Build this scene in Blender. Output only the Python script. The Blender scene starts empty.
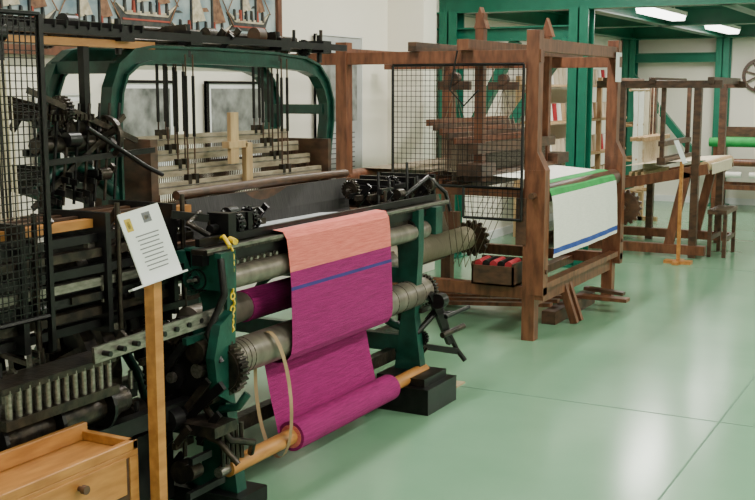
import bpy, bmesh, math, random
from mathutils import Vector, Matrix
V3 = Vector
# ------------------------------------------------------------------ materials
def mat(name, col, rough=.5, metal=0.0, col2=None, var=.18, scale=9, stretch=(1,1,1), bump=0.0, bscale=60, coat=0.0, detail=4, emit=0):
    m = bpy.data.materials.new(name); m.use_nodes = True
    nt = m.node_tree; n = nt.nodes; l = nt.links
    p = n['Principled BSDF']
    tc = n.new('ShaderNodeTexCoord'); mp = n.new('ShaderNodeMapping'); mp.inputs['Scale'].default_value = stretch
    l.new(tc.outputs['Object'], mp.inputs['Vector'])
    nz = n.new('ShaderNodeTexNoise'); nz.inputs['Scale'].default_value = scale; nz.inputs['Detail'].default_value = detail
    l.new(mp.outputs['Vector'], nz.inputs['Vector'])
    cr = n.new('ShaderNodeValToRGB')
    if col2 is None:
        a = [c*(1-var) for c in col]; b = [min(1, c*(1+var)) for c in col]
    else: a, b = col, col2
    cr.color_ramp.elements[0].position = .32; cr.color_ramp.elements[1].position = .68
    cr.color_ramp.elements[0].color = (*a, 1); cr.color_ramp.elements[1].color = (*b, 1)
    l.new(nz.outputs['Fac'], cr.inputs['Fac']); l.new(cr.outputs['Color'], p.inputs['Base Color'])
    p.inputs['Roughness'].default_value = rough; p.inputs['Metallic'].default_value = metal
    p.inputs['Coat Weight'].default_value = coat
    if bump > 0:
        n2 = n.new('ShaderNodeTexNoise'); n2.inputs['Scale'].default_value = bscale
        l.new(mp.outputs['Vector'], n2.inputs['Vector'])
        bp = n.new('ShaderNodeBump'); bp.inputs['Strength'].default_value = bump; bp.inputs['Distance'].default_value = .01
        l.new(n2.outputs['Fac'], bp.inputs['Height']); l.new(bp.outputs['Normal'], p.inputs['Normal'])
    if emit:
        p.inputs['Emission Color'].default_value = (*col, 1); p.inputs['Emission Strength'].default_value = emit
    return m
WALL = mat('wall_paint', (.84,.80,.70), .75, var=.02, scale=2)
CEIL = mat('ceiling_paint', (.74,.75,.67), .8, var=.02, scale=2)
FLOOR = mat('green_resin_floor', (.155,.315,.195), .20, col2=(.195,.365,.235), scale=1.3, bump=.03, bscale=5)
JOINT = mat('floor_joint', (.09,.20,.13), .6)
STEELG = mat('green_structural_paint', (.008,.14,.088), .35, var=.1)
GREEN = mat('dark_green_enamel', (.006,.046,.033), .30, var=.4, scale=14, bump=.1)
IRON = mat('oily_iron', (.014,.012,.012), .34, .6, col2=(.065,.048,.036), scale=22, bump=.2)
BLACK = mat('black_iron', (.009,.008,.009), .34, .35, var=.5, scale=20)
STEEL = mat('worn_steel', (.15,.14,.12), .36, .8, col2=(.32,.29,.26), scale=25, stretch=(4,1,4))
GREY = mat('worn_metal_roller', (.13,.11,.09), .38, .45, col2=(.25,.21,.17), scale=9, stretch=(1,2,1))
RWOOD = mat('red_brown_wood', (.085,.028,.014), .42, col2=(.20,.074,.036), scale=14, stretch=(2,2,.5), bump=.08)
DWOOD = mat('dark_wood', (.035,.018,.011), .45, col2=(.105,.048,.026), scale=14, stretch=(1,1,2))
OWOOD = mat('orange_pine', (.33,.13,.032), .4, col2=(.50,.22,.06), scale=7, stretch=(5,1,5))
LWOOD = mat('light_wood', (.36,.22,.11), .5, col2=(.56,.38,.20), scale=10, stretch=(3,3,.6))
PALEW = mat('pale_shaft_wood', (.22,.175,.12), .5, col2=(.44,.36,.26), scale=16, stretch=(2,.7,2))
MAG = mat('magenta_weave', (.22,.001,.095), .85, col2=(.33,.004,.145), scale=30, stretch=(1,.35,6), bump=.5, bscale=70)
SAL = mat('salmon_weave', (.66,.13,.11), .85, col2=(.82,.21,.17), scale=30, stretch=(1,.35,6), bump=.5, bscale=70)
BLUE = mat('blue_stripe', (.035,.02,.16), .85)
YEL = mat('yellow_plastic', (.75,.50,.02), .5)
BELT = mat('tan_leather_strap', (.30,.19,.10), .7)
DCL = mat('black_cotton_warp', (.018,.016,.018), .85, col2=(.045,.040,.040), scale=40, stretch=(1,6,.4))
GCL = mat('grey_linen', (.40,.41,.44), .85, scale=18, bump=.2)
CREAM = mat('cream_yarn', (.55,.46,.33), .85, col2=(.70,.61,.46), scale=25, stretch=(.5,8,.5), bump=.3)
WARP = mat('undyed_warp', (.16,.12,.08), .85, col2=(.34,.28,.20), scale=60, stretch=(.3,8,.3))
WHITEC = mat('white_cotton', (.76,.75,.69), .85, col2=(.86,.85,.79), scale=30, stretch=(1,.5,6), bump=.3)
GRNC = mat('green_cotton', (.02,.27,.06), .85)
BLUC = mat('blue_cotton', (.02,.06,.30), .85)
REDC = mat('red_yarn', (.36,.02,.03), .85)
PAPER = mat('white_paper', (.78,.79,.80), .6, var=.03)
INK = mat('printed_ink', (.12,.12,.13), .7)
INKY = mat('yellow_emblem', (.55,.38,.05), .7)
PHOTO = mat('grey_photograph', (.08,.085,.08), .5, col2=(.34,.35,.33), scale=9, detail=9)
POST1 = mat('poster_grey', (.36,.37,.37), .5, col2=(.48,.49,.48), scale=5)
DRAW = mat('pale_drawing', (.48,.48,.45), .5, col2=(.68,.68,.63), scale=9, detail=8)
SEA = mat('mural_background', (.12,.19,.23), .7, col2=(.44,.50,.50), scale=6, detail=10)
MURB = mat('mural_brown', (.10,.045,.025), .7, col2=(.30,.15,.08), scale=26)
MURD = mat('mural_dark', (.012,.02,.025), .7, col2=(.07,.06,.05), scale=20)
MURR = mat('mural_red', (.30,.05,.03), .7)
MURS = mat('mural_sail', (.34,.28,.19), .7, col2=(.62,.55,.42), scale=30)
CARD = mat('cardboard', (.40,.30,.18), .9)
LIGHT = mat('lamp_diffuser', (1,.98,.90), .5, emit=7)
LHOUS = mat('lamp_housing', (.75,.75,.72), .4, var=.02)
# ------------------------------------------------------------------ builder
class B:
    def __init__(s): s.V=[]; s.F=[]; s.M=[]; s.S=[]; s.mats=[]
    def mi(s, m):
        if m not in s.mats: s.mats.append(m)
        return s.mats.index(m)
    def add(s, vs, fs, m, sm=False):
        o=len(s.V); s.V += [tuple(v) for v in vs]; k=s.mi(m)
        for f in fs: s.F.append(tuple(i+o for i in f)); s.M.append(k); s.S.append(sm)
    def shift(s,i0,d): s.V[i0:]=[(v[0]+d[0],v[1]+d[1],v[2]+d[2]) for v in s.V[i0:]]
    def box(s, x0,x1,y0,y1,z0,z1,m):
        vs=[(x,y,z) for x in (x0,x1) for y in (y0,y1) for z in (z0,z1)]
        s.add(vs,[(0,1,3,2),(4,6,7,5),(0,4,5,1),(2,3,7,6),(0,2,6,4),(1,5,7,3)],m)
    def beam(s,p,q,w,h,m,up=(0,0,1)):
        p=V3(p);q=V3(q);d=(q-p).normalized();u=V3(up)
        if abs(d.dot(u))>.99: u=V3((1,0,0))
        sd=d.cross(u).normalized(); u=sd.cross(d).normalized()
        vs=[]
        for c in (p,q):
            for a,b in ((-1,-1),(1,-1),(1,1),(-1,1)): vs.append(c+sd*a*w/2+u*b*h/2)
        s.add(vs,[(0,3,2,1),(4,5,6,7),(0,1,5,4),(1,2,6,5),(2,3,7,6),(3,0,4,7)],m)
    def basis(s,d):
        u=d.orthogonal().normalized(); return u,d.cross(u).normalized()
    def cyl(s,p,q,r,m,seg=14,r2=None):
        p=V3(p);q=V3(q);d=(q-p).normalized();u,v=s.basis(d);r2=r if r2 is None else r2
        vs=[];
        for c,rr in ((p,r),(q,r2)):
            for i in range(seg):
                a=2*math.pi*i/seg; vs.append(c+u*math.cos(a)*rr+v*math.sin(a)*rr)
        s.add(vs,[(i,(i+1)%seg,seg+(i+1)%seg,seg+i) for i in range(seg)],m,seg>6)
        s.add(vs,[tuple(range(seg))[::-1],tuple(range(seg,2*seg))],m)
    def tube(s,pts,r,m,seg=8):
        pts=[V3(p) for p in pts]; vs=[];n=len(pts); u=None
        for i,p in enumerate(pts):
            d=(pts[min(i+1,n-1)]-pts[max(i-1,0)]).normalized()
            if u is None: u=d.orthogonal().normalized()
            u=(u-d*u.dot(d)).normalized(); v=d.cross(u)
            for k in range(seg):
                a=2*math.pi*k/seg; vs.append(p+u*math.cos(a)*r+v*math.sin(a)*r)
        fs=[(i*seg+k,i*seg+(k+1)%seg,(i+1)*seg+(k+1)%seg,(i+1)*seg+k) for i in range(n-1) for k in range(seg)]
        s.add(vs,fs,m,True); s.add(vs,[tuple(range(seg))[::-1],tuple(range((n-1)*seg,n*seg))],m)
    def strip(s,pts,axis,depth,thick,m):
        """rectangular-section casting following pts; thick along axis, depth in-plane"""
        pts=[V3(p) for p in pts]; ax=V3(axis); n=len(pts); vs=[]
        for i,p in enumerate(pts):
            d=(pts[min(i+1,n-1)]-pts[max(i-1,0)]).normalized(); nn=d.cross(ax).normalized()
            for a,b in ((-1,-1),(1,-1),(1,1),(-1,1)): vs.append(p+ax*a*thick/2+nn*b*depth/2)
        fs=[(i*4+k,i*4+(k+1)%4,(i+1)*4+(k+1)%4,(i+1)*4+k) for i in range(n-1) for k in range(4)]+[(3,2,1,0),tuple(range((n-1)*4,n*4))]
        s.add(vs,fs,m)
    def prism(s,pts,ext,m):
        pts=[V3(p) for p in pts];e=V3(ext);n=len(pts)
        vs=pts+[p+e for p in pts]
        s.add(vs,[tuple(range(n))[::-1],tuple(range(n,2*n))]+[(i,(i+1)%n,n+(i+1)%n,n+i) for i in range(n)],m)
    def gear(s,c,ax,r,w,m,teeth=28,depth=.012,hub=True):
        c=V3(c);d=V3(ax).normalized();u,v=s.basis(d);pts=[]
        for i in range(teeth):
            for k,rr in ((0,r-depth),(.25,r),(.55,r),(.8,r-depth)):
                a=2*math.pi*(i+k)/teeth; pts.append(c-d*w/2+u*math.cos(a)*rr+v*math.sin(a)*rr)
        s.prism(pts,d*w,m)
        if hub:
            s.cyl(c-d*(w/2+.012),c+d*(w/2+.012),r*.32,m); s.cyl(c-d*(w/2+.03),c+d*(w/2+.03),r*.13,STEEL)
            s.ring(c,d,r*.82,r*.74,w+.012,m)
    def ring(s,c,ax,ro,ri,w,m,seg=32):
        c=V3(c);d=V3(ax).normalized();u,v=s.basis(d);vs=[]
        for i in range(seg):
            a=2*math.pi*i/seg;e=u*math.cos(a)+v*math.sin(a)
            vs+=[c+e*ri-d*w/2,c+e*ro-d*w/2,c+e*ro+d*w/2,c+e*ri+d*w/2]
        fs=[]
        for i in range(seg):
            j=(i+1)%seg
            for k in range(4): fs.append((i*4+k,i*4+(k+1)%4,j*4+(k+1)%4,j*4+k))
        s.add(vs,fs,m)
    def wheel(s,c,ax,r,w,m,sp=6,rim=.025):
        c=V3(c);d=V3(ax).normalized();u,v=s.basis(d)
        s.ring(c,d,r,r-rim,w,m); s.cyl(c-d*w*.7,c+d*w*.7,r*.16+.01,m)
        for i in range(sp):
            a=2*math.pi*i/sp+.3; s.beam(c,c+(u*math.cos(a)+v*math.sin(a))*(r-rim*.5),.02,.02,m)
    def sheet(s,prof,y0,y1,mf,ny=14,wob=.004,seed=1,fold=0,nf=5):
        rr=random.Random(seed);ph=[rr.uniform(0,6) for _ in range(4)]
        n=len(prof);vs=[]
        for i,(x,z) in enumerate(prof):
            f=fold*max(0,(i-n*.3)/(n*.7))
            for j in range(ny+1):
                t=j/ny; w=wob*math.sin(t*9+ph[0]+i*.2)*math.sin(i*.3+ph[1])+f*(math.sin(t*nf*6.28+ph[2])+.5*math.sin(t*nf*11+ph[3]))
                vs.append((x+w,y0+(y1-y0)*t,z+w*.3+f*.6*math.sin(t*5+ph[1])))
        for i in range(n-1):
            s.add(vs[i*(ny+1):(i+2)*(ny+1)],[(j,j+1,ny+1+j+1,ny+1+j) for j in range(ny)],mf(i),True)
    def mesh_grid(s,o,u,v,lu,lv,st,r,m):
        o=V3(o);u=V3(u);v=V3(v)
        for i in range(int(lu/st)+1): s.cyl(o+u*i*st,o+u*i*st+v*lv,r,m,seg=4)
        for i in range(int(lv/st)+1): s.cyl(o+v*i*st,o+v*i*st+u*lu,r,m,seg=4)
        t=r*4
        for a,b in ((o,o+u*lu),(o+v*lv,o+u*lu+v*lv),(o,o+v*lv),(o+u*lu,o+u*lu+v*lv)): s.cyl(a,b,t,m,seg=6)
    def clutter(s,x0,x1,y0,y1,z0,z1,n,ms,seed,size=.12):
        r=random.Random(seed)
        for i in range(n):
            c=V3((r.uniform(x0,x1),r.uniform(y0,y1),r.uniform(z0,z1)));m=r.choice(ms);k=r.random();L=size*r.uniform(.4,1)
            if k<.3: s.beam(c-V3((0,L,0)),c+V3((0,L,0)),.02,.025,m)
            elif k<.55: s.beam(c-V3((L*.5,0,L*.6)),c+V3((L*.5,0,L*.6)),.014,.028,m)
            elif k<.75: s.cyl(c-V3((0,.03,0)),c+V3((0,.03,0)),.018+L*.25,m)
            elif k<.85: s.gear(c,(0,1,0),.03+L*.3,.02,m,teeth=18,depth=.007)
            else: s.cyl(c-V3((0,0,L*.6)),c+V3((0,0,L*.6)),.009,m,seg=8)
    def make(s,name,bevel=0,parent=None,recalc=True):
        me=bpy.data.meshes.new(name); me.from_pydata(s.V,[],s.F)
        for m in s.mats: me.materials.append(m)
        me.polygons.foreach_set('material_index',s.M); me.polygons.foreach_set('use_smooth',s.S); me.update()
        if recalc:
            bm=bmesh.new(); bm.from_mesh(me); bmesh.ops.recalc_face_normals(bm,faces=bm.faces); bm.to_mesh(me); bm.free()
        o=bpy.data.objects.new(name,me); bpy.context.scene.collection.objects.link(o)
        if bevel:
            md=o.modifiers.new('bevel','BEVEL'); md.width=bevel; md.segments=2; md.limit_method='ANGLE'; md.angle_limit=.9
        if parent: o.parent=parent
        return o
def arc(cx,cz,r,a0,a1,y,n=10,fx=None):
    return [(cx+r*math.cos(math.radians(a0+(a1-a0)*i/n)),y,cz+r*math.sin(math.radians(a0+(a1-a0)*i/n))) for i in range(n+1)]
def bar(name,x0,x1,y0,y1,z0,z1,m,bevel=0):
    b=B(); b.box(x0,x1,y0,y1,z0,z1,m); return b.make(name,bevel)
# ------------------------------------------------------------------ room
XW,XE,YS,YN=-4.55,4.0,-2.5,16.0
bar('floor',XW-.1,XE+.1,YS-.1,YN+.1,-.1,0,FLOOR)
bar('wall_left',XW-.1,XW,YS,YN,0,3.5,WALL)
bar('wall_right',XE,XE+.1,YS,YN,0,3.5,WALL)
bar('wall_back',XW-.1,XE+.1,YN,YN+.1,0,3.5,WALL)
bar('wall_front',XW-.1,XE+.1,YS-.1,YS,0,3.5,WALL)
b=B(); b.box(XW-.1,XE+.1,YS-.1,9.5,3.4,3.5,CEIL); b.box(XW,XE,9.5,YN,2.52,2.62,CEIL); b.box(XW,XE,9.46,9.5,2.52,3.4,WALL); b.make('ceiling')
b=B()
for X in (-1.0,2.6): b.box(X-.004,X+.004,YS,YN,0,.0012,JOINT)
for Y in (.6,5.35,10.1,14.8): b.box(XW,XE,Y-.004,Y+.004,0,.0012,JOINT)
b.make('trim_1')
bar('trim_2',XW,-4.2,8.6,8.85,0,3.4,WALL,.004)      # white pilaster
bar('baseboard_left',XW,XW+.015,YS,YN,0,.09,PAPER)
bar('baseboard_back',XW,XE,YN-.015,YN,0,.09,PAPER)
# green steel structure
b=B()
def ibeam(b,p,q,w,h,m):
    p=V3(p);q=V3(q);up=V3((0,0,1)); d=(q-p).normalized()
    if abs(d.z)>.9: up=V3((0,1,0))
    b.beam(p,q,.014,h,m,up)
    b.beam(p+up*(h/2-.007),q+up*(h/2-.007),w,.014,m,up); b.beam(p-up*(h/2-.007),q-up*(h/2-.007),w,.014,m,up)
for Y in (9.65,12.6,15.8): ibeam(b,(XW,Y,2.41),(XE,Y,2.41),.16,.2,STEELG)
for X in (-4.4,-3.15,-1.9,-.4,1.6): ibeam(b,(X,9.65,2.40),(X,YN,2.40),.14,.18,STEELG)
for X,Y in ((-3.15,9.65),(-4.42,9.65),(-4.42,15.8),(-3.12,15.8),(1.6,9.65),(1.6,15.8)):
    ibeam(b,(X,Y,0),(X,Y,2.32),.18,.18,STEELG); b.box(X-.14,X+.14,Y-.14,Y+.14,0,.015,STEELG)
ibeam(b,(XW,9.65,2.11),(-3.15,9.65,2.11),.12,.13,STEELG)
ibeam(b,(-4.42,15.8,2.05),(-3.12,15.8,2.05),.12,.13,STEELG)
for p,q in (((-4.5,9.68,.68),(-3.78,9.68,2.05)),((-4.2,9.62,.7),(-3.25,9.62,2.05)),((-4.42,15.78,1.85),(-3.15,15.78,.35))):
    b.beam(p,q,.1,.09,STEELG)
b.make('green_steel_frame')
# fluorescent lamps
def lamp(x,y,z,P,L=1.5):
    b=B(); b.box(x-.09,x+.09,y-L/2,y+L/2,z,z+.04,LHOUS)
    b.prism([(x-.08,y-L/2+.01,z),(x-.065,y-L/2+.01,z-.05),(x+.065,y-L/2+.01,z-.05),(x+.08,y-L/2+.01,z)],(0,L-.02,0),LIGHT)
    for s in (-.5,.5): b.cyl((x,y+s,z+.04),(x,y+s,3.4 if y<9.5 else 2.52),.008,LHOUS,seg=6)
    o=b.make('fluorescent_lamp')
    l=bpy.data.lights.new('tube_light','AREA'); l.shape='RECTANGLE'; l.size=.16; l.size_y=L-.1; l.energy=P; l.color=(1,.965,.88)
    lo=bpy.data.objects.new('tube_light',l); bpy.context.scene.collection.objects.link(lo); lo.location=(x,y,z-.06); lo.parent=o
for x,y in ((-2.83,11.2),(-2.85,14.3),(.2,11.1),(.2,14.2)): lamp(x,y,2.37,52,1.4)
for x,y,P in ((-2.9,2.0,40),(-2.9,5.0,52),(-2.9,7.8,72),(.6,.5,66),(.6,3.5,88),(.6,6.8,108),(2.8,3,85),(2.8,7,95)): lamp(x,y,3.2,P)

# ------------------------------------------------------------------ POWER LOOM
b=B(); NY,FY=3.35,4.98
for Y in (NY,FY):
    y=Y-.03; e=(0,.06,0)
    P=lambda pts:[(x,y,z) for x,z in pts]
    b.prism(P([(-2.40,0),(-2.68,0),(-2.68,.05),(-2.58,.14),(-2.54,.45),(-2.56,.8),(-2.64,1.0),(-2.44,1.0),(-2.44,.8),(-2.46,.45),(-2.42,.14)]),e,GREEN)
    b.prism(P([(-3.75,0),(-4.02,0),(-4.0,.08),(-3.94,.3),(-3.92,.92),(-3.82,.92),(-3.84,.3),(-3.78,.08)]),e,GREEN)
    b.beam((-2.5,Y,.3),(-3.9,Y,.3),.05,.09,GREEN); b.beam((-2.5,Y,.66),(-3.9,Y,.62),.05,.08,GREEN)
    b.beam((-2.5,Y,.95),(-3.9,Y,.88),.06,.09,GREEN)
    b.tube(arc(-2.52,.62,.24,180,262,Y,8),.022,GREEN); b.tube(arc(-3.2,.3,.33,0,180,Y,12),.02,GREEN)
    for x,z in ((-2.5,.56),(-2.66,.68),(-3.05,.95),(-3.5,.65),(-2.5,.9)):
        b.cyl((x,Y-.05,z),(x,Y+.05,z),.05,IRON); b.cyl((x,Y-.07,z),(x,Y+.07,z),.02,STEEL)
b.box(-2.72,-2.36,NY-.08,NY+.1,0,.06,BLACK)
b.box(-2.65,-2.29,4.76,5.10,0,.13,BLACK); b.box(-2.60,-2.33,4.80,5.06,.13,.17,BLACK)
b.box(-4.06,-3.7,NY-.08,NY+.1,0,.06,BLACK); b.box(-4.06,-3.7,FY-.1,FY+.1,0,.06,BLACK)
b.beam((-2.60,NY,.24),(-2.60,FY,.24),.05,.06,IRON); b.beam((-3.8,NY,.3),(-3.8,FY,.3),.06,.09,GREEN)
b.beam((-3.2,NY,.32),(-3.2,FY,.32),.06,.06,IRON)
# breast beam
b.beam((-2.49,3.22,1.005),(-2.49,5.34,1.005),.075,.018,IRON); b.beam((-2.458,3.22,1.012),(-2.458,5.34,1.012),.012,.012,STEEL)
b.beam((-2.50,3.22,.975),(-2.50,5.34,.975),.05,.04,BLACK)
b.box(-2.58,-2.49,NY,FY,.84,.955,IRON)
b.cyl((-2.485,NY,.885),(-2.485,5.1,.885),.045,GREY,20)
b.beam((-2.52,3.25,1.035),(-2.52,5.3,1.035),.02,.03,BLACK)
for y in (3.3,5.15): b.box(-2.56,-2.42,y-.04,y+.04,.86,1.0,GREEN)
for i in range(7): b.cyl((-2.46,3.4+i*.045,.95),(-2.445,3.4+i*.045,.95),.008,STEEL,seg=8)
# take-up rollers
b.cyl((-2.50,3.36,.56),(-2.50,5.12,.56),.072,GREY,24); b.cyl((-2.50,3.2,.56),(-2.50,5.2,.56),.028,STEEL)
b.cyl((-2.66,3.36,.70),(-2.66,5.05,.70),.062,GREY,20); b.cyl((-2.66,3.72,.70),(-2.66,4.64,.70),.068,MAG,20)
for i in range(8): b.ring((-2.5,3.40+.03*i,.56) if i<4 else (-2.5,4.72+.1*(i-4),.56),(0,1,0),.0735,.06,.003,IRON,seg=20)
b.cyl((-2.44,3.30,.16),(-2.44,5.02,.16),.034,OWOOD,16); b.cyl((-2.44,3.24,.16),(-2.44,3.32,.16),.02,STEEL)
b.beam((-2.44,NY,.16),(-2.52,NY,.30),.03,.04,IRON); b.beam((-2.44,FY+.02,.16),(-2.52,FY+.02,.30),.03,.04,IRON)
# near side gears
b.gear((-2.44,3.29,.56),(0,1,0),.105,.045,IRON,30); b.gear((-2.62,3.24,.52),(0,1,0),.16,.035,BLACK,44)
b.gear((-2.86,3.22,.70),(0,1,0),.12,.035,BLACK,34); b.gear((-3.08,3.18,.52),(0,1,0),.2,.04,BLACK,52)
b.gear((-2.50,5.13,.56),(0,1,0),.085,.03,IRON,26)
for y,r in ((2.98,.27),(3.08,.27)): b.wheel((-3.05,y,.55),(0,1,0),r,.06,IRON,5,.03)
b.cyl((-3.05,2.7,.55),(-3.05,FY,.55),.025,STEEL); b.cyl((-3.5,2.9,.65),(-3.5,FY,.65),.022,STEEL)
b.tube([(-2.43,3.27,.98),(-2.40,3.25,.85),(-2.46,3.22,.7),(-2.40,3.22,.6)],.014,BLACK)
b.tube([(-2.50,3.24,.42),(-2.42,3.2,.38),(-2.38,3.24,.3),(-2.36,3.36,.26),(-2.4,3.4,.2)],.014,IRON)
b.tube([(-2.45,3.28,.4),(-2.37,3.28,.42),(-2.34,3.3,.47)],.016,GREEN); b.tube([(-2.62,3.18,.36),(-2.4,3.2,.30),(-2.33,3.22,.22)],.012,IRON)
b.beam((-2.58,3.2,.35),(-2.38,3.2,.52),.02,.035,BLACK); b.box(-2.52,-2.36,3.12,3.26,.34,.38,IRON)
for i in range(5): b.cyl((-2.40,3.22+.03*i,.2),(-2.40,3.22+.03*i,.34),.009,IRON,seg=6)
b.prism([(-2.40,3.30,.78),(-2.40,3.22,.74),(-2.40,3.18,.62),(-2.40,3.2,.48),(-2.40,3.3,.42),(-2.40,3.28,.6)],(-.04,0,0),GREEN)
b.clutter(-2.75,-2.42,3.1,3.28,.12,.5,26,[BLACK,IRON,BLACK,IRON],3,.11)
b.clutter(-2.75,-2.45,3.1,3.3,.5,.95,18,[BLACK,IRON,GREEN],4,.11)
# sley with shuttle boxes
b.box(-2.93,-2.80,3.2,5.2,.93,.985,DWOOD); b.beam((-2.86,3.45,.45),(-2.86,3.45,.95),.06,.05,IRON); b.beam((-2.86,4.9,.45),(-2.86,4.9,.95),.06,.05,IRON)
for k,(x,z,m) in enumerate(((-2.74,1.13,OWOOD),(-2.72,1.08,BLACK),(-2.70,1.03,IRON),(-2.69,.975,BLACK),(-2.70,.925,STEEL),(-2.70,.875,BLACK),(-2.71,.82,IRON),(-2.72,.77,BLACK))):
    b.box(x-.04,x,2.45,3.5-.02*k,z-.014,z+.016,m)
for x in (-2.82,-2.90,-2.98):
    for z in (1.14,1.06,.98,.90,.82): b.box(x-.012,x+.012,2.4,3.4,z-.012,z+.012,IRON if z!=1.14 else DWOOD)
for y in (2.55,2.95,3.32):
    b.box(-3.0,-2.68,y-.012,y+.012,.74,1.17,BLACK); b.cyl((-2.69,y+.06,.74),(-2.69,y+.06,1.2),.010,IRON,seg=8)
b.clutter(-2.8,-2.66,2.6,3.35,.8,1.15,14,[BLACK,IRON,STEEL],11,.09)
for k,z in enumerate((.92,.98,1.04,1.09)): b.box(-2.98,-2.68,5.05,5.62,z-.01,z+.012,(BLACK,IRON,DWOOD,BLACK)[k])
for y in (5.1,5.35,5.6): b.box(-3.0,-2.66,y-.012,y+.012,.9,1.13,BLACK)
b.beam((-2.7,5.3,.3),(-2.7,5.3,.95),.05,.05,IRON); b.beam((-2.7,5.3,.32),(-2.7,FY,.32),.05,.05,IRON)
# pattern-peg rack
b.box(-2.66,-2.50,2.28,2.78,.58,.61,IRON)
for i in range(12):
    for x in (-2.52,-2.57,-2.62): b.cyl((x,2.31+i*.04,.61),(x,2.31+i*.04,.70),.011,STEEL,seg=8)
b.box(-2.64,-2.51,2.28,2.78,.69,.71,IRON); b.cyl((-2.6,2.2,.52),(-2.6,2.9,.52),.05,IRON,12)
for y in (2.3,2.54,2.78): b.ring((-2.6,y,.52),(0,1,0),.085,.04,.015,BLACK,20)
b.beam((-2.50,2.66,.735),(-2.46,3.34,.765),.012,.055,STEEL)
for i in range(9): b.cyl((-2.50,2.7+i*.07,.737+i*.003),(-2.46,2.7+i*.07,.737+i*.003),.010,BLACK,seg=8)
b.beam((-2.6,2.3,.42),(-2.55,3.3,.42),.05,.06,BLACK); b.beam((-2.9,2.3,.42),(-2.9,3.3,.42),.05,.06,BLACK)
b.beam((-2.6,2.34,0),(-2.6,2.34,.45),.07,.07,BLACK); b.beam((-2.9,2.34,0),(-2.9,2.34,.78),.07,.07,BLACK)
b.beam((-2.6,2.78,0),(-2.6,2.78,.45),.06,.06,BLACK)
b.beam((-2.6,2.34,.74),(-3.3,2.34,.74),.05,.05,BLACK); b.box(-3.3,-2.62,2.7,3.2,.05,.34,BLACK)
b.clutter(-2.85,-2.6,2.4,3.2,.2,.72,60,[BLACK,IRON,BLACK,IRON,STEEL],21,.13)
b.clutter(-3.3,-2.8,2.4,3.25,.3,.9,40,[BLACK,IRON],22,.15)
# harness arch (two parallel castings with flanges)
for X in (-3.02,-3.36):
    pts=[(X,3.36,.9),(X,3.36,1.3),(X,3.365,1.50),(X,3.38,1.60),(X,3.42,1.68),(X,3.50,1.73),(X,3.6,1.745),(X,4.0,1.75),(X,4.5,1.745),(X,4.78,1.73),(X,4.90,1.70),(X,4.98,1.63),(X,5.02,1.54),(X,5.02,1.44),(X,4.99,1.30),(X,4.96,1.1),(X,4.96,.9)]
    b.strip(pts,(1,0,0),.065,.02,GREEN)
    for s in (-1,1):
        q=[]
        for i,p in enumerate(pts):
            d=(V3(pts[min(i+1,len(pts)-1)])-V3(pts[max(i-1,0)])).normalized(); nn=d.cross(V3((1,0,0))).normalized(); q.append(V3(p)+nn*s*.031)
        b.strip(q,(1,0,0),.012,.055,GREEN)
for z in (1.2,): b.beam((-3.02,3.36,z),(-3.36,3.36,z),.05,.06,GREEN)
b.beam((-3.02,3.42,1.69),(-3.36,3.42,1.69),.05,.05,GREEN); b.beam((-3.02,5.0,1.5),(-3.36,5.0,1.5),.05,.05,GREEN)
b.tube([(-3.0,3.34,1.20),(-2.99,3.22,1.28),(-2.98,3.10,1.33),(-2.98,2.98,1.30),(-2.98,2.9,1.22)],.026,GREEN); b.tube([(-3.0,3.34,1.42),(-3.0,3.2,1.36),(-3.0,3.1,1.38)],.02,GREEN)
# top rails & jack levers
for X,z in ((-2.98,1.82),(-3.1,1.83),(-3.36,1.82)): b.beam((X,2.35,z),(X,5.15,z),.022,.032,BLACK)
b.box(-3.09,-3.0,2.4,3.62,1.765,1.795,OWOOD)
b.cyl((-3.2,2.5,1.86),(-3.2,5.0,1.86),.016,IRON); b.cyl((-3.05,3.5,1.80),(-3.05,5.1,1.80),.012,IRON)
for i in range(9):
    y=3.83+i*.012; y2=4.52+i*.012
    for yy in (y,y2): b.beam((-3.0-.03*i,yy,1.86),(-3.42+.01*i,yy,1.80),.005,.04,IRON)
for i in range(16): b.beam((-2.96,2.6+i*.06,1.84),(-3.40,2.6+i*.06,1.86),.008,.03,BLACK)
for y in (3.42,3.86,4.56,4.95): b.cyl((-3.02,y,1.74),(-3.02,y,1.88),.014,BLACK,seg=8); b.box(-3.06,-2.97,y-.04,y+.04,1.79,1.85,BLACK)
b.clutter(-3.35,-2.98,3.9,4.95,1.80,1.87,26,[BLACK,IRON,DWOOD],31,.08)
b.clutter(-3.35,-2.98,2.6,3.5,1.80,1.87,22,[BLACK,IRON],32,.08)
# dobby head
for y in (2.80,3.22):
    for x in (-3.02,-3.5): b.beam((x,y,.75),(x,y,1.82),.03,.03,BLACK)
for i in range(16):
    y=2.84+i*.022; b.beam((-2.90,y,1.24+.05*math.sin(i)),(-3.5,y,1.30),.006,.022,BLACK); b.beam((-2.93,y,1.50),(-3.45,y,1.56-.04*math.sin(i)),.006,.022,IRON)
b.cyl((-2.97,2.9,1.40),(-2.97,3.3,1.40),.03,IRON,8); b.wheel((-2.96,3.26,1.42),(0,1,0),.085,.02,IRON,6,.015)
b.gear((-2.98,3.05,1.52),(0,1,0),.06,.03,IRON,24); b.tube([(-2.9,3.1,1.46),(-2.88,3.4,1.30),(-2.9,3.52,1.26)],.010,BLACK)
b.beam((-2.94,2.85,1.60),(-2.94,3.42,1.40),.010,.022,IRON); b.beam((-2.94,2.85,1.18),(-2.94,3.35,1.50),.010,.02,IRON); b.beam((-2.92,2.9,1.34),(-2.92,3.5,1.36),.010,.022,BLACK)
for i in range(8): b.beam((-2.93,2.88+i*.055,1.18),(-2.95,2.95+i*.055,1.55),.006,.014,(IRON,BLACK)[i%2])
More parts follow.
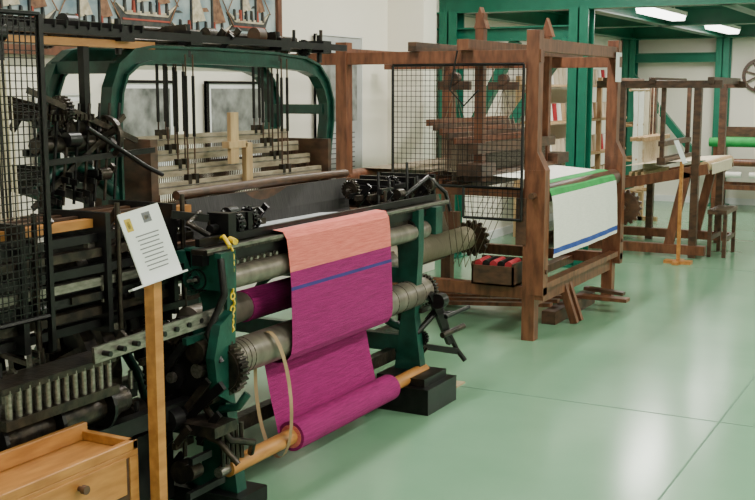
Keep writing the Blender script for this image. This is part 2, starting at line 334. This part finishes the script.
b.clutter(-3.1,-2.92,2.9,3.28,1.22,1.5,18,[BLACK,IRON],41,.06)
b.clutter(-3.0,-2.85,3.2,3.4,.95,1.12,12,[BLACK,IRON],43,.08)
for i in range(14): b.cyl((-2.93,2.52+i*.02,.9),(-2.93,2.50+i*.02,1.7),.004,CREAM,seg=5)
# harness shafts with heddles
for k in range(4):
    x=-2.98-.07*k; z=1.19+.062*k
    for zz in (z,z-.36): b.box(x-.011,x+.011,3.56,4.88,zz-.024,zz+.024,PALEW)
    b.box(x+.0115,x+.0135,3.56,4.88,z+.002,z+.008,STEEL)
    for y in (3.575,4.865): b.box(x-.009,x+.009,y-.012,y+.012,z-.36,z+.02,DWOOD)
    for i in range(84): b.cyl((x,3.64+i*.0142,z-.34),(x,3.64+i*.0142,z-.02),.0018,DWOOD,seg=4)
    for yb,s in ((3.82,.022),(4.56,.022)):
        for j in (0,1):
            yy=yb+s*k-.03+.05*j
            b.cyl((x,yy,z+.02),(x,yy,1.75),.004,DWOOD,seg=5); b.box(x-.006,x+.006,yy-.004,yy+.004,1.40+.02*k,1.66+.02*k,BLACK)
            b.box(x-.012,x+.012,yy-.012,yy+.012,z,z+.05,IRON)
b.box(-3.25,-2.94,3.50,3.545,.95,1.40,DWOOD); b.box(-3.25,-2.94,4.90,4.93,.95,1.35,DWOOD)
b.box(-2.965,-2.945,4.06,4.12,1.27,1.50,LWOOD); b.box(-2.965,-2.94,4.17,4.22,1.17,1.36,LWOOD); b.box(-2.98,-2.94,4.04,4.18,1.34,1.37,LWOOD)
# lay cap + black warp panel
b.tube([(-2.88,3.58,1.17),(-2.87,3.9,1.175),(-2.86,4.3,1.18),(-2.87,4.7,1.175),(-2.88,4.98,1.17)],.020,DWOOD,8)
b.box(-2.90,-2.86,3.55,5.0,1.10,1.145,DWOOD)
b.sheet([(-2.855,1.15),(-2.845,1.10),(-2.835,1.05),(-2.83,1.0),(-2.825,.985)],3.60,4.94,lambda i:DCL,24,.014,5)
b.sheet([(-3.24,1.06),(-3.0,1.03),(-2.85,1.0)],3.72,4.8,lambda i:DCL,10,.002,6)
# warp beam at the rear
b.cyl((-3.88,3.45,.66),(-3.88,4.9,.66),.13,CREAM,24)
for y in (3.45,4.88): b.wheel((-3.88,y,.66),(0,1,0),.24,.03,IRON,6); 
b.cyl((-3.88,3.3,.66),(-3.88,5.03,.66),.03,STEEL)
b.sheet([(-3.88,.79),(-3.95,.95),(-3.8,1.02),(-3.3,1.05)],3.62,4.8,lambda i:CREAM,10,.003,7); b.cyl((-3.92,NY,.95),(-3.92,FY,.95),.03,STEEL)
# temple mechanisms on the breast beam
for y0 in (3.50,):
    b.cyl((-2.56,y0-.12,1.07),(-2.56,y0+.22,1.07),.018,BLACK); b.gear((-2.54,y0+.02,1.08),(0,1,0),.042,.03,BLACK,14); b.gear((-2.56,y0+.14,1.09),(0,1,0),.048,.02,BLACK,16)
    b.box(-2.6,-2.5,y0-.08,y0-.03,1.03,1.13,BLACK); b.box(-2.62,-2.52,y0+.08,y0+.11,1.03,1.12,BLACK); b.beam((-2.58,y0-.1,1.11),(-2.68,y0-.2,1.13),.02,.03,BLACK)
    b.tube([(-2.54,y0-.15,1.05),(-2.6,y0-.2,1.1),(-2.62,y0-.1,1.13)],.012,IRON)
b.clutter(-2.64,-2.54,3.42,3.74,1.04,1.11,14,[BLACK,IRON],51,.05)
b.clutter(-2.78,-2.54,4.75,5.4,1.03,1.10,26,[BLACK,IRON,BLACK,IRON],52,.07)
for y,z in ((4.86,1.19),(4.98,1.15),(5.18,1.22),(5.3,1.14)): b.cyl((-2.62,y,1.0),(-2.64,y+.03,z),.008,BLACK,seg=8)
b.tube([(-2.6,5.1,1.05),(-2.56,5.3,1.14),(-2.5,5.4,1.05),(-2.48,5.42,.95)],.012,BLACK)
# far-side levers
i0=len(b.V)
b.tube([(-2.42,5.0,.42),(-2.38,5.12,.50),(-2.3,5.2,.50)],.016,BLACK); b.tube([(-2.42,5.04,.60),(-2.36,5.14,.58),(-2.32,5.18,.40),(-2.3,5.24,.30),(-2.26,5.26,.24)],.014,BLACK)
b.beam((-2.38,5.08,.62),(-2.32,5.2,.34),.03,.035,BLACK); b.cyl((-2.30,5.1,.50),(-2.26,5.30,.52),.012,BLACK); b.cyl((-2.32,5.1,.40),(-2.28,5.28,.42),.016,IRON)
b.cyl((-2.34,5.08,.58),(-2.34,5.14,.58),.04,BLACK); b.beam((-2.45,5.03,.35),(-2.28,5.2,.30),.025,.03,BLACK)
b.clutter(-2.48,-2.34,5.02,5.12,.26,.60,10,[BLACK,IRON],61,.06)
b.shift(i0,(-.04,-.03,-.06))
# leather strap and yellow chain
st=[]
for i in range(28):
    t=i/27*2*math.pi; st.append((-2.46+.085*math.cos(t)+( .0), .36+.275*math.sin(t)))
vs=[];
for (x,z) in st: vs+=[(x,3.615+(.56-z)*.12,z),(x,3.64+(.56-z)*.12,z)]
b.add(vs,[(2*i,2*i+1,(2*i+3)%56,(2*i+2)%56) for i in range(28)],BELT,True)
for i in range(13):
    z=1.0-.025*i; b.ring((-2.445+.004*(i%2),3.35+.006*math.sin(i),z),(1,0,0) if i%2 else (0,1,0),.016,.009,.007,YEL,10)
b.tube([(-2.43,3.33,1.02),(-2.48,3.36,1.05),(-2.53,3.40,1.03)],.008,YEL); b.cyl((-2.44,3.38,1.03),(-2.48,3.40,1.035),.012,YEL)
# mesh guard
b.mesh_grid((-2.66,2.10,.86),(0,1,0),(0,0,1),.54,.98,.024,.0022,BLACK)
b.beam((-2.66,2.64,.74),(-2.66,2.64,1.84),.018,.02,BLACK)
loom=b.make('power_loom')
# the cloth on the power loom
c=B()
prof=[(-2.84,1.0),(-2.7,1.012),(-2.56,1.025),(-2.50,1.033),(-2.452,1.028),(-2.435,1.0),(-2.428,.95),(-2.424,.90),(-2.421,.862),(-2.419,.82),(-2.417,.80),(-2.416,.785),(-2.415,.72),(-2.413,.66),(-2.412,.60),(-2.412,.56),(-2.418,.52),(-2.44,.49),(-2.48,.475),(-2.52,.475)]
def cm(i):
    if i<3: return GCL
    if i<8: return SAL
    if i==10: return BLUE
    return MAG
c.sheet(prof,3.73,4.61,cm,20,.004,3)
c.sheet([(-2.57,.52),(-2.55,.42),(-2.53,.32),(-2.505,.22),(-2.495,.17)],3.73,4.61,lambda i:MAG,16,.003,4)
c.cyl((-2.44,3.75,.16),(-2.44,4.63,.16),.064,MAG,24); c.cyl((-2.44,3.748,.16),(-2.44,4.632,.16),.05,SAL,24)
c.make('woven_cloth',parent=loom,recalc=False)

# ------------------------------------------------------------------ information stand (near)
b=B(); px,py=-2.22,2.635
b.box(px-.019,px+.019,py-.019,py+.019,0,1.01,OWOOD); b.box(px-.025,px+.13,py-.03,py+.03,0,.03,OWOOD); b.box(px-.025,px+.025,py-.03,py+.13,0,.03,OWOOD)
o=V3((px+.02,py-.07,1.005)); uu=V3((.055,.17,.035)).normalized(); vv=V3((-.075,.03,.27)); vv=(vv-uu*vv.dot(uu)).normalized(); nn=uu.cross(vv).normalized()
if nn.x<0: nn=-nn
W=.145; H=.232
b.prism([o,o+uu*W,o+uu*W+vv*H,o+vv*H],nn*.006,PAPER); b.prism([o-uu*.05,o+uu*(W+.005),o+uu*(W+.005)+nn*.03,o-uu*.05+nn*.03],vv*.006,PAPER)
def mark(x,y,w,h,m): p=o+uu*x*.64+vv*y*.9+nn*.0062; b.prism([p,p+uu*w*.64,p+uu*w*.64+vv*h*.9,p+vv*h*.9],nn*.0006,m)
mark(.02,.19,.035,.045,INKY); mark(.03,.2,.015,.025,INK); mark(.12,.205,.045,.035,INK); mark(.13,.215,.025,.015,INKY)
for i in range(9): mark(.05+.004*(i%3),.165-.015*i,.13-.01*(i%3),.004,INK)
b.make('information_stand')
# ------------------------------------------------------------------ wooden drawer cabinet, lower left
b=B(); x0,x1,y0,y1=-2.50,-2.27,1.75,2.60
b.box(x0,x1,y0,y1,.455,.475,OWOOD)
b.box(x1-.025,x1,y0,y1,.475,.505,OWOOD); b.box(x0,x0+.02,y0,y1,.475,.53,OWOOD); b.box(x0,x1,y1-.025,y1,.475,.505,OWOOD)
b.box(x0+.01,x1-.02,y0+.02,y1-.02,.26,.455,OWOOD)
b.box(x1-.02,x1+.004,y0+.04,y1-.06,.34,.462,OWOOD); b.box(x1-.02,x1-.005,y0+.02,y1-.02,.26,.455,DWOOD)
b.cyl((x1,2.33,.43),(x1+.02,2.33,.43),.008,DWOOD); b.cyl((x1+.02,2.33,.43),(x1+.035,2.33,.43),.014,DWOOD)
for x in (x0,x1-.04):
    for y in (y0,y1-.04): b.box(x,x+.04,y,y+.04,0,.455,OWOOD)
b.make('drawer_table',.003)

# ------------------------------------------------------------------ WOODEN HAND LOOM B
b=B(); N,F=6.60,8.32; FX,RX=-2.45,-3.83
for y in (N,F):
    for x,t in ((FX,1.97),(RX,1.92)):
        b.box(x-.042,x+.042,y-.042,y+.042,0,t,RWOOD)
    b.box(-4.42,FX+.05,y-.03,y+.03,1.77,1.85,RWOOD)
    b.box(RX-.05,FX+.1,y-.035,y+.035,.27,.35,RWOOD)
    b.box(FX-.02,FX+.10,y-.045,y+.045,.30,1.10,RWOOD)
    b.box(RX-.1,RX+.1,y-.04,y+.04,.36,.60,RWOOD)
    b.box(RX,FX,y-.025,y+.025,.92,.98,RWOOD)
    b.prism([(FX+.04,y-.045,1.10),(FX+.10,y-.045,1.10),(FX+.04,y-.045,1.22)],(0,.09,0),RWOOD)
    b.cyl((FX+.11,y,.45),(FX+.03,y,.45),.015,DWOOD,8)
b.box(FX-.035,FX+.035,N,F,1.84,1.92,RWOOD); b.box(RX-.03,RX+.03,N,F,1.80,1.88,RWOOD)
b.box(-2.94,-2.86,N-.1,F+.5,1.85,1.92,RWOOD)
b.box(-3.3,-3.24,N-.08,F+.1,1.85,1.91,DWOOD)
b.box(FX-.03,FX+.03,N,F,.22,.30,RWOOD); b.box(RX-.03,RX+.03,N,F,.22,.30,RWOOD)
b.box(FX-.35,FX-.28,N,F,.25,.31,RWOOD)
b.box(FX-.09,FX-.02,N-.05,N+.05,.62,.92,DWOOD)
# cloth roller
b.cyl((FX+.03,N+.05,.94),(FX+.03,F-.05,.94),.062,DWOOD,20); b.cyl((FX+.03,N-.1,.94),(FX+.03,F+.12,.94),.02,DWOOD)
b.cyl((FX+.02,N+.05,.62),(FX+.02,F-.05,.62),.055,DWOOD,18); b.gear((FX+.09,F+.08,.70),(0,1,0),.14,.03,DWOOD,18,.02)
for y in (7.22,7.32): b.beam((FX+.1,y,0),(FX-.02,y,.34),.045,.05,RWOOD)
b.box(FX+.02,FX+.09,N,F,.33,.37,RWOOD)
for i in range(4): b.beam((-3.6,7.15+i*.16,.05),(-2.5+.0*i,7.15+i*.16,.13),.06,.025,RWOOD)
b.beam((-2.5,7.72,.10),(-2.12,7.72,.10),.1,.025,RWOOD); b.beam((-2.5,7.9,.13),(-2.2,7.9,.11),.07,.025,DWOOD); b.box(-2.55,-2.45,7.1,8.0,.0,.09,DWOOD)
b.beam((-3.6,7.0,.03),(-3.6,7.8,.03),.06,.06,RWOOD)
# swinging batten
for y in (6.82,8.1): b.box(-2.94,-2.88,y-.03,y+.03,1.02,2.10 if y<7 else 2.0,RWOOD); b.prism([(-2.95,y-.035,2.0),(-2.86,y-.035,2.0),(-2.91,y-.035,2.14)],(0,.07,0),RWOOD)
b.box(-2.95,-2.83,6.66,8.26,1.0,1.06,DWOOD); b.box(-2.94,-2.87,6.70,8.22,1.18,1.25,DWOOD)
for i in range(90): b.box(-2.905,-2.897,6.86+i*.0137,6.862+i*.0137,1.06,1.18,STEEL)
b.box(-2.98,-2.80,6.60,6.84,1.04,1.12,DWOOD); b.box(-2.98,-2.80,8.08,8.34,1.04,1.12,DWOOD)
# harness
for k in range(5):
    x=-3.06-.05*k
    for z in (1.26+.03*k,.94+.02*k): b.box(x-.012,x+.012,6.74,8.18,z-.022,z+.022,DWOOD if k%2 else RWOOD)
    for i in range(44): b.cyl((x,6.82+i*.03,.96+.02*k),(x,6.82+i*.03,1.25+.02*k),.0025,WARP if k%2 else DWOOD,seg=4)
    for y in (7.0,7.9): b.cyl((x,y,1.28+.02*k),(-3.18,y,1.62),.003,WARP,seg=5); b.cyl((x,y,.94),(x-.1,7.4,.3),.003,WARP,seg=5)
for y in (7.0,7.9):
    b.box(-3.3,-3.06,y-.02,y+.02,1.60,1.66,DWOOD); b.cyl((-3.27,y,1.66),(-3.27,y,1.86),.006,WARP,seg=6); b.cyl((-3.18,y-.03,1.68),(-3.18,y+.03,1.68),.04,DWOOD)
# warp sheet, warp beam, ratchet
b.cyl((-3.62,N+.06,.40),(-3.62,F-.06,.40),.095,CREAM,24); b.cyl((-3.62,N-.1,.40),(-3.62,F+.12,.40),.03,DWOOD)
b.gear((-3.57,F-.09,.40),(0,1,0),.15,.04,DWOOD,16,.025); b.gear((-3.60,N+.09,.41),(0,1,0),.13,.04,DWOOD,16,.02)
b.cyl((-3.83,N,1.0),(-3.83,F,1.0),.05,RWOOD,14)
b.sheet([(-3.70,.44),(-3.88,.98),(-3.83,1.05),(-3.2,1.05),(-2.95,1.04),(-2.48,1.006)],6.86,8.08,lambda i:WARP if i<4 else WHITEC,10,.002,8)
# wire guard hung on the near side
b.mesh_grid((-3.42,N-.06,.98),(1,0,0),(0,0,1),.92,.78,.034,.0026,BLACK)
b.mesh_grid((-2.9,N-.06,.78),(1,0,0),(0,0,1),.40,.20,.034,.0026,BLACK)
b.box(FX+.046,FX+.048,F-.12,F+.03,1.66,1.88,PAPER)
b.tube([(-2.95,N-.07,1.85),(-3.0,N-.07,1.6),(-2.9,N-.07,1.5),(-2.8,N-.07,1.6)],.006,BLACK)
hl=b.make('wooden_hand_loom',.004)
c=B()
prof=[(-2.50,1.006),(-2.46,1.010),(-2.42,1.006),(-2.385,.99),(-2.36,.965),(-2.345,.93),(-2.338,.88),(-2.334,.82),(-2.33,.76),(-2.328,.70),(-2.326,.64),(-2.325,.59),(-2.325,.555),(-2.328,.53)]
c.sheet(prof,6.67,8.10,lambda i: GRNC if i<5 else (BLUC if i==11 else WHITEC),48,.003,9,fold=.007,nf=4)
c.make('striped_cloth',parent=hl,recalc=False)
# yarn box on the side rail
b=B()
x0,x1,y0,y1,z0,z1=-2.82,-2.53,6.50,6.68,.352,.50
b.box(x0,x1,y0,y1,z0,z0+.012,DWOOD); b.box(x0,x0+.012,y0,y1,z0,z1,DWOOD); b.box(x1-.012,x1,y0,y1,z0,z1,DWOOD); b.box(x0,x1,y0,y0+.012,z0,z1-.02,DWOOD); b.box(x0,x1,y1-.012,y1,z0,z1+.02,DWOOD)
for i in range(5): b.cyl((x0+.04+i*.052,y0+.02,z1-.015),(x0+.05+i*.052,y1-.02,z1-.005),.027,(REDC,BLACK,REDC,BLACK,REDC)[i],12)
b.make('yarn_box')

# ------------------------------------------------------------------ LOOM C
b=B(); N,F=10.66,11.85; FX,RX=-2.32,-3.05
for y in (N,F):
    for x in (FX,RX): b.box(x-.035,x+.035,y-.035,y+.035,0,1.66,DWOOD)
    b.box(-3.3,-2.1,y-.03,y+.03,1.62,1.69,DWOOD)
    b.box(-3.75,-2.2,y-.04,y+.04,.03,.12,RWOOD)
    b.beam((-3.7,y,.55),(-2.2,y,.86),.05,.10,RWOOD); b.beam((-3.65,y,.1),(-3.65,y,.6),.06,.06,RWOOD)
    b.beam((-2.55,y,.1),(-2.4,y,.82),.05,.09,RWOOD)
for x in (-3.2,-2.75,-2.2): b.box(x-.03,x+.03,N-.06,F+.06,1.66,1.72,DWOOD)
b.cyl((-2.24,N,.88),(-2.24,F,.88),.05,LWOOD,16); b.cyl((-3.64,N-.05,.62),(-3.64,F+.05,.62),.10,CREAM,18); b.gear((-3.64,N-.08,.62),(0,1,0),.14,.03,DWOOD,14,.02)
b.sheet([(-3.6,.72),(-3.0,.86),(-2.7,.90),(-2.25,.935),(-2.19,.90),(-2.185,.80)],N+.1,F-.1,lambda i:CREAM,8,.002,10)
for k in range(3):
    x=-2.85-.06*k
    for z in (1.12,.78): b.box(x-.012,x+.012,N+.08,F-.08,z-.02,z+.02,LWOOD)
    for i in range(26): b.cyl((x,N+.14+i*.036,.78),(x,N+.14+i*.036,1.12),.0025,CREAM,seg=4)
    for y in (N+.3,F-.3): b.cyl((x,y,1.12),(x,y,1.64),.004,CREAM,seg=5)
for y in (N+.06,F-.06): b.box(-2.68,-2.64,y-.02,y+.02,.88,1.68,DWOOD)
b.box(-2.70,-2.62,N+.02,F-.02,.88,.95,DWOOD); b.box(-2.69,-2.63,N+.02,F-.02,1.06,1.11,DWOOD)
b.make('antique_hand_loom',.003)
# bench
b=B(); b.box(-2.21,-2.03,10.75,11.30,.42,.46,DWOOD)
for x in (-2.19,-2.05):
    for y in (10.8,11.25): b.beam((x,y,0),(x,y,.42),.035,.035,DWOOD)
b.box(-2.205,-2.175,10.8,11.25,.16,.2,DWOOD); b.box(-2.065,-2.035,10.8,11.25,.16,.2,DWOOD)
b.make('weaving_bench')
# far info stand
b=B(); b.box(-2.37,-2.34,10.23,10.26,0,.95,OWOOD); b.box(-2.48,-2.23,10.2,10.29,0,.03,OWOOD); b.box(-2.385,-2.325,10.12,10.37,0,.028,OWOOD)
b.prism([(-2.33,10.17,.93),(-2.33,10.33,.93),(-2.42,10.33,1.14),(-2.42,10.17,1.14)],(.006,0,.003),PAPER); b.make('information_stand')
# small tapestry loom at the back
b=B(); 
for x in (-3.0,-2.0):
    for y in (14.95,15.5): b.box(x-.03,x+.03,y-.03,y+.03,0,.98 if y<15 else 1.1,RWOOD)
    b.box(x-.03,x+.03,14.9,15.55,.12,.19,RWOOD); b.box(x-.03,x+.03,14.9,15.55,.62,.70,RWOOD)
b.box(-3.0,-2.0,14.93,14.98,.30,.36,RWOOD); b.box(-3.0,-2.0,15.47,15.52,.3,.36,RWOOD)
b.cyl((-3.08,14.92,.92),(-1.92,14.92,.92),.06,GRNC,16); b.cyl((-3.08,14.92,.66),(-1.92,14.92,.66),.05,RWOOD,16); b.cyl((-3.08,15.5,.95),(-1.92,15.5,.95),.05,CREAM,16)
b.add([(-2.9,14.93,.98),(-2.1,14.93,.98),(-2.1,15.5,1.0),(-2.9,15.5,1.0)],[(0,1,2,3)],GRNC); b.box(-2.95,-2.05,15.1,15.16,.98,1.12,DWOOD)
for x in (-2.75,-2.45,-2.2): b.cyl((x-.1,14.9,.5),(x+.1,14.9,.5),.04,WHITEC,10)
b.make('tapestry_loom')
# wheel on the back wall
b=B(); b.wheel((-2.66,15.95,1.80),(0,1,0),.23,.04,DWOOD,8,.04); b.make('spinning_wheel')
# yarn rack against the left wall
b=B()
for y in (11.3,12.2,13.2,14.2): b.box(-4.4,-4.35,y-.025,y+.025,0,1.75,LWOOD); b.box(-4.08,-4.03,y-.025,y+.025,0,1.75,LWOOD)
for z in (.45,.85,1.25,1.65):
    b.box(-4.42,-4.0,11.28,14.22,z-.015,z+.01,LWOOD)
    for i in range(19):
        m=(WHITEC,CREAM,WHITEC,REDC,CREAM,LWOOD,WHITEC,CREAM)[(i*5+int(z*10))%8]; y=11.42+i*.148
        b.cyl((-4.18,y,z+.01),(-4.18,y,z+.20),.055,m,12,.035)
b.make('yarn_rack')
# warping frame
b=B()
for y in (12.4,13.5): b.box(-3.62,-3.56,y-.03,y+.03,0,1.7,LWOOD); b.box(-3.8,-3.38,y-.03,y+.03,0,.05,LWOOD)
for z in (.4,.8,1.2,1.66): b.box(-3.615,-3.565,12.4,13.5,z-.025,z+.025,LWOOD)
for y in (12.45,12.7,12.95,13.2,13.45):
    for z in (.4,.8,1.2): b.cyl((-3.6,y,z),(-3.44,y,z),.012,LWOOD,8)
b.sheet([(-3.46,1.6),(-3.45,1.3),(-3.46,.95),(-3.45,.6)],12.55,13.0,lambda i:WHITEC,6,.01,12); b.cyl((-3.46,12.4,1.6),(-3.46,13.5,1.6),.015,LWOOD)
b.sheet([(-3.46,1.6),(-3.45,1.2),(-3.46,.9)],13.05,13.4,lambda i:CREAM,6,.01,13)
b.make('warping_frame')

# ------------------------------------------------------------------ wall pictures
def picture(name,y0,y1,z0,z1,m,fm=PAPER,mt=.05,fw=.018,back=PAPER):
    b=B(); x=XW+.022
    b.box(x,x+.02,y0,y1,z0,z1,back); b.box(x+.02,x+.021,y0+mt,y1-mt,z0+mt,z1-mt,m)
    for a in ((y0,y0+fw,z0,z1),(y1-fw,y1,z0,z1),(y0,y1,z0,z0+fw),(y0,y1,z1-fw,z1)): b.box(x,x+.03,a[0],a[1],a[2],a[3],fm)
    if back is POST1:
        b.box(x+.0212,x+.022,y0+.1,y1-.08,z0+.5,z1-.14,PHOTO)
        for k in range(8): b.box(x+.0212,x+.022,y0+.1,y1-.12,z0+.12+k*.04,z0+.13+k*.04,INK)
    return b.make(name)
picture('framed_poster',7.34,8.06,.85,2.03,POST1,LHOUS,.03,.01,POST1)
picture('framed_photograph',5.95,6.75,1.12,1.66,PHOTO,BLACK)
picture('framed_photograph',5.0,5.62,1.10,1.66,PHOTO,BLACK)
picture('framed_drawing',4.42,4.85,1.1,1.58,DRAW,LHOUS,.04,.01)
# nautical mural
b=B(); x=XW+.022; ZB=1.82; b.box(x,x+.03,3.9,6.78,ZB+.02,2.75,SEA)
for a in ((3.86,6.82,ZB-.03,ZB+.02),(3.86,6.82,2.74,2.79),(3.86,3.91,ZB-.03,2.79),(6.77,6.82,ZB-.03,2.79)): b.box(x,x+.055,*a,RWOOD)
xx=x+.03
def flat(pts,m,t=.008): b.prism([(xx,y,z) for y,z in pts],(t,0,0),m)
rr=random.Random(5)
for k in range(60):
    yy=rr.uniform(3.95,6.6);zz=rr.uniform(1.86,2.7); w=rr.uniform(.06,.18); h=rr.uniform(.01,.035); flat([(yy,zz),(yy+w,zz+.01),(yy+w*.8,zz+h),(yy+w*.2,zz+h*.8)],rr.choice((MURB,MURS,SEA,MURD)),.004)
for (cy,cz,s) in ((4.3,1.97,.30),(4.85,1.95,.26),(5.35,2.06,.30),(5.9,1.97,.34),(6.43,2.07,.26),(5.1,2.30,.24),(4.55,2.36,.22),(5.7,2.36,.27),(6.35,2.42,.27)):
    flat([(cy-s,cz+.05),(cy-s*.8,cz-.07*s/.3),(cy+s*.7,cz-.08*s/.3),(cy+s,cz+.07),(cy+s*.6,cz),(cy-s*.6,cz)],MURD)
    flat([(cy-s*.92,cz+.05),(cy-s*.6,cz+.012),(cy+s*.6,cz+.012),(cy+s*.95,cz+.068),(cy+s*.65,cz-.012),(cy-s*.65,cz-.012)],MURS,.012)
    flat([(cy-s*.75,cz-.035),(cy+s*.75,cz-.035),(cy+s*.72,cz-.045),(cy-s*.74,cz-.045)],MURR,.012)
    for k in (-.35,.3):
        flat([(cy+k*s,cz),(cy+k*s+.012,cz),(cy+k*s+.01,cz+.36*s/.3),(cy+k*s,cz+.36*s/.3)],MURD,.014)
        flat([(cy+k*s+.015,cz+.06),(cy+k*s+.45*s,cz+.08),(cy+k*s+.01,cz+.33*s/.3)],MURS if k<0 else MURB,.01)
    for k in range(6): yy=cy-s*.7+k*s*.26; flat([(yy,cz),(yy+.022,cz),(yy+.015,cz+.07),(yy+.004,cz+.075)],MURR if k%3==1 else MURD,.016)
    b.tube([(xx+.012,cy-s,cz+.04),(xx+.012,cy-.35*s,cz+.35*s/.3),(xx+.012,cy+.3*s,cz+.34*s/.3),(xx+.012,cy+s,cz+.06)],.004,MURB,5)
b.make('nautical_mural')
# cardboard on the floor
b=B(); b.box(-2.70,-2.38,5.18,5.42,0,.008,CARD); b.make('cardboard_sheet')
# ------------------------------------------------------------------ camera / world
w=bpy.data.worlds.new('world'); bpy.context.scene.world=w; w.use_nodes=True
w.node_tree.nodes['Background'].inputs[0].default_value=(.9,.95,1,1); w.node_tree.nodes['Background'].inputs[1].default_value=.3
cam=bpy.data.cameras.new('camera'); co=bpy.data.objects.new('camera',cam); bpy.context.scene.collection.objects.link(co)
cam.sensor_width=36; cam.lens=1100*36/755
co.location=(0,0,1.6); co.rotation_euler=(math.radians(90-8.276),0,math.radians(28.4))
bpy.context.scene.camera=co
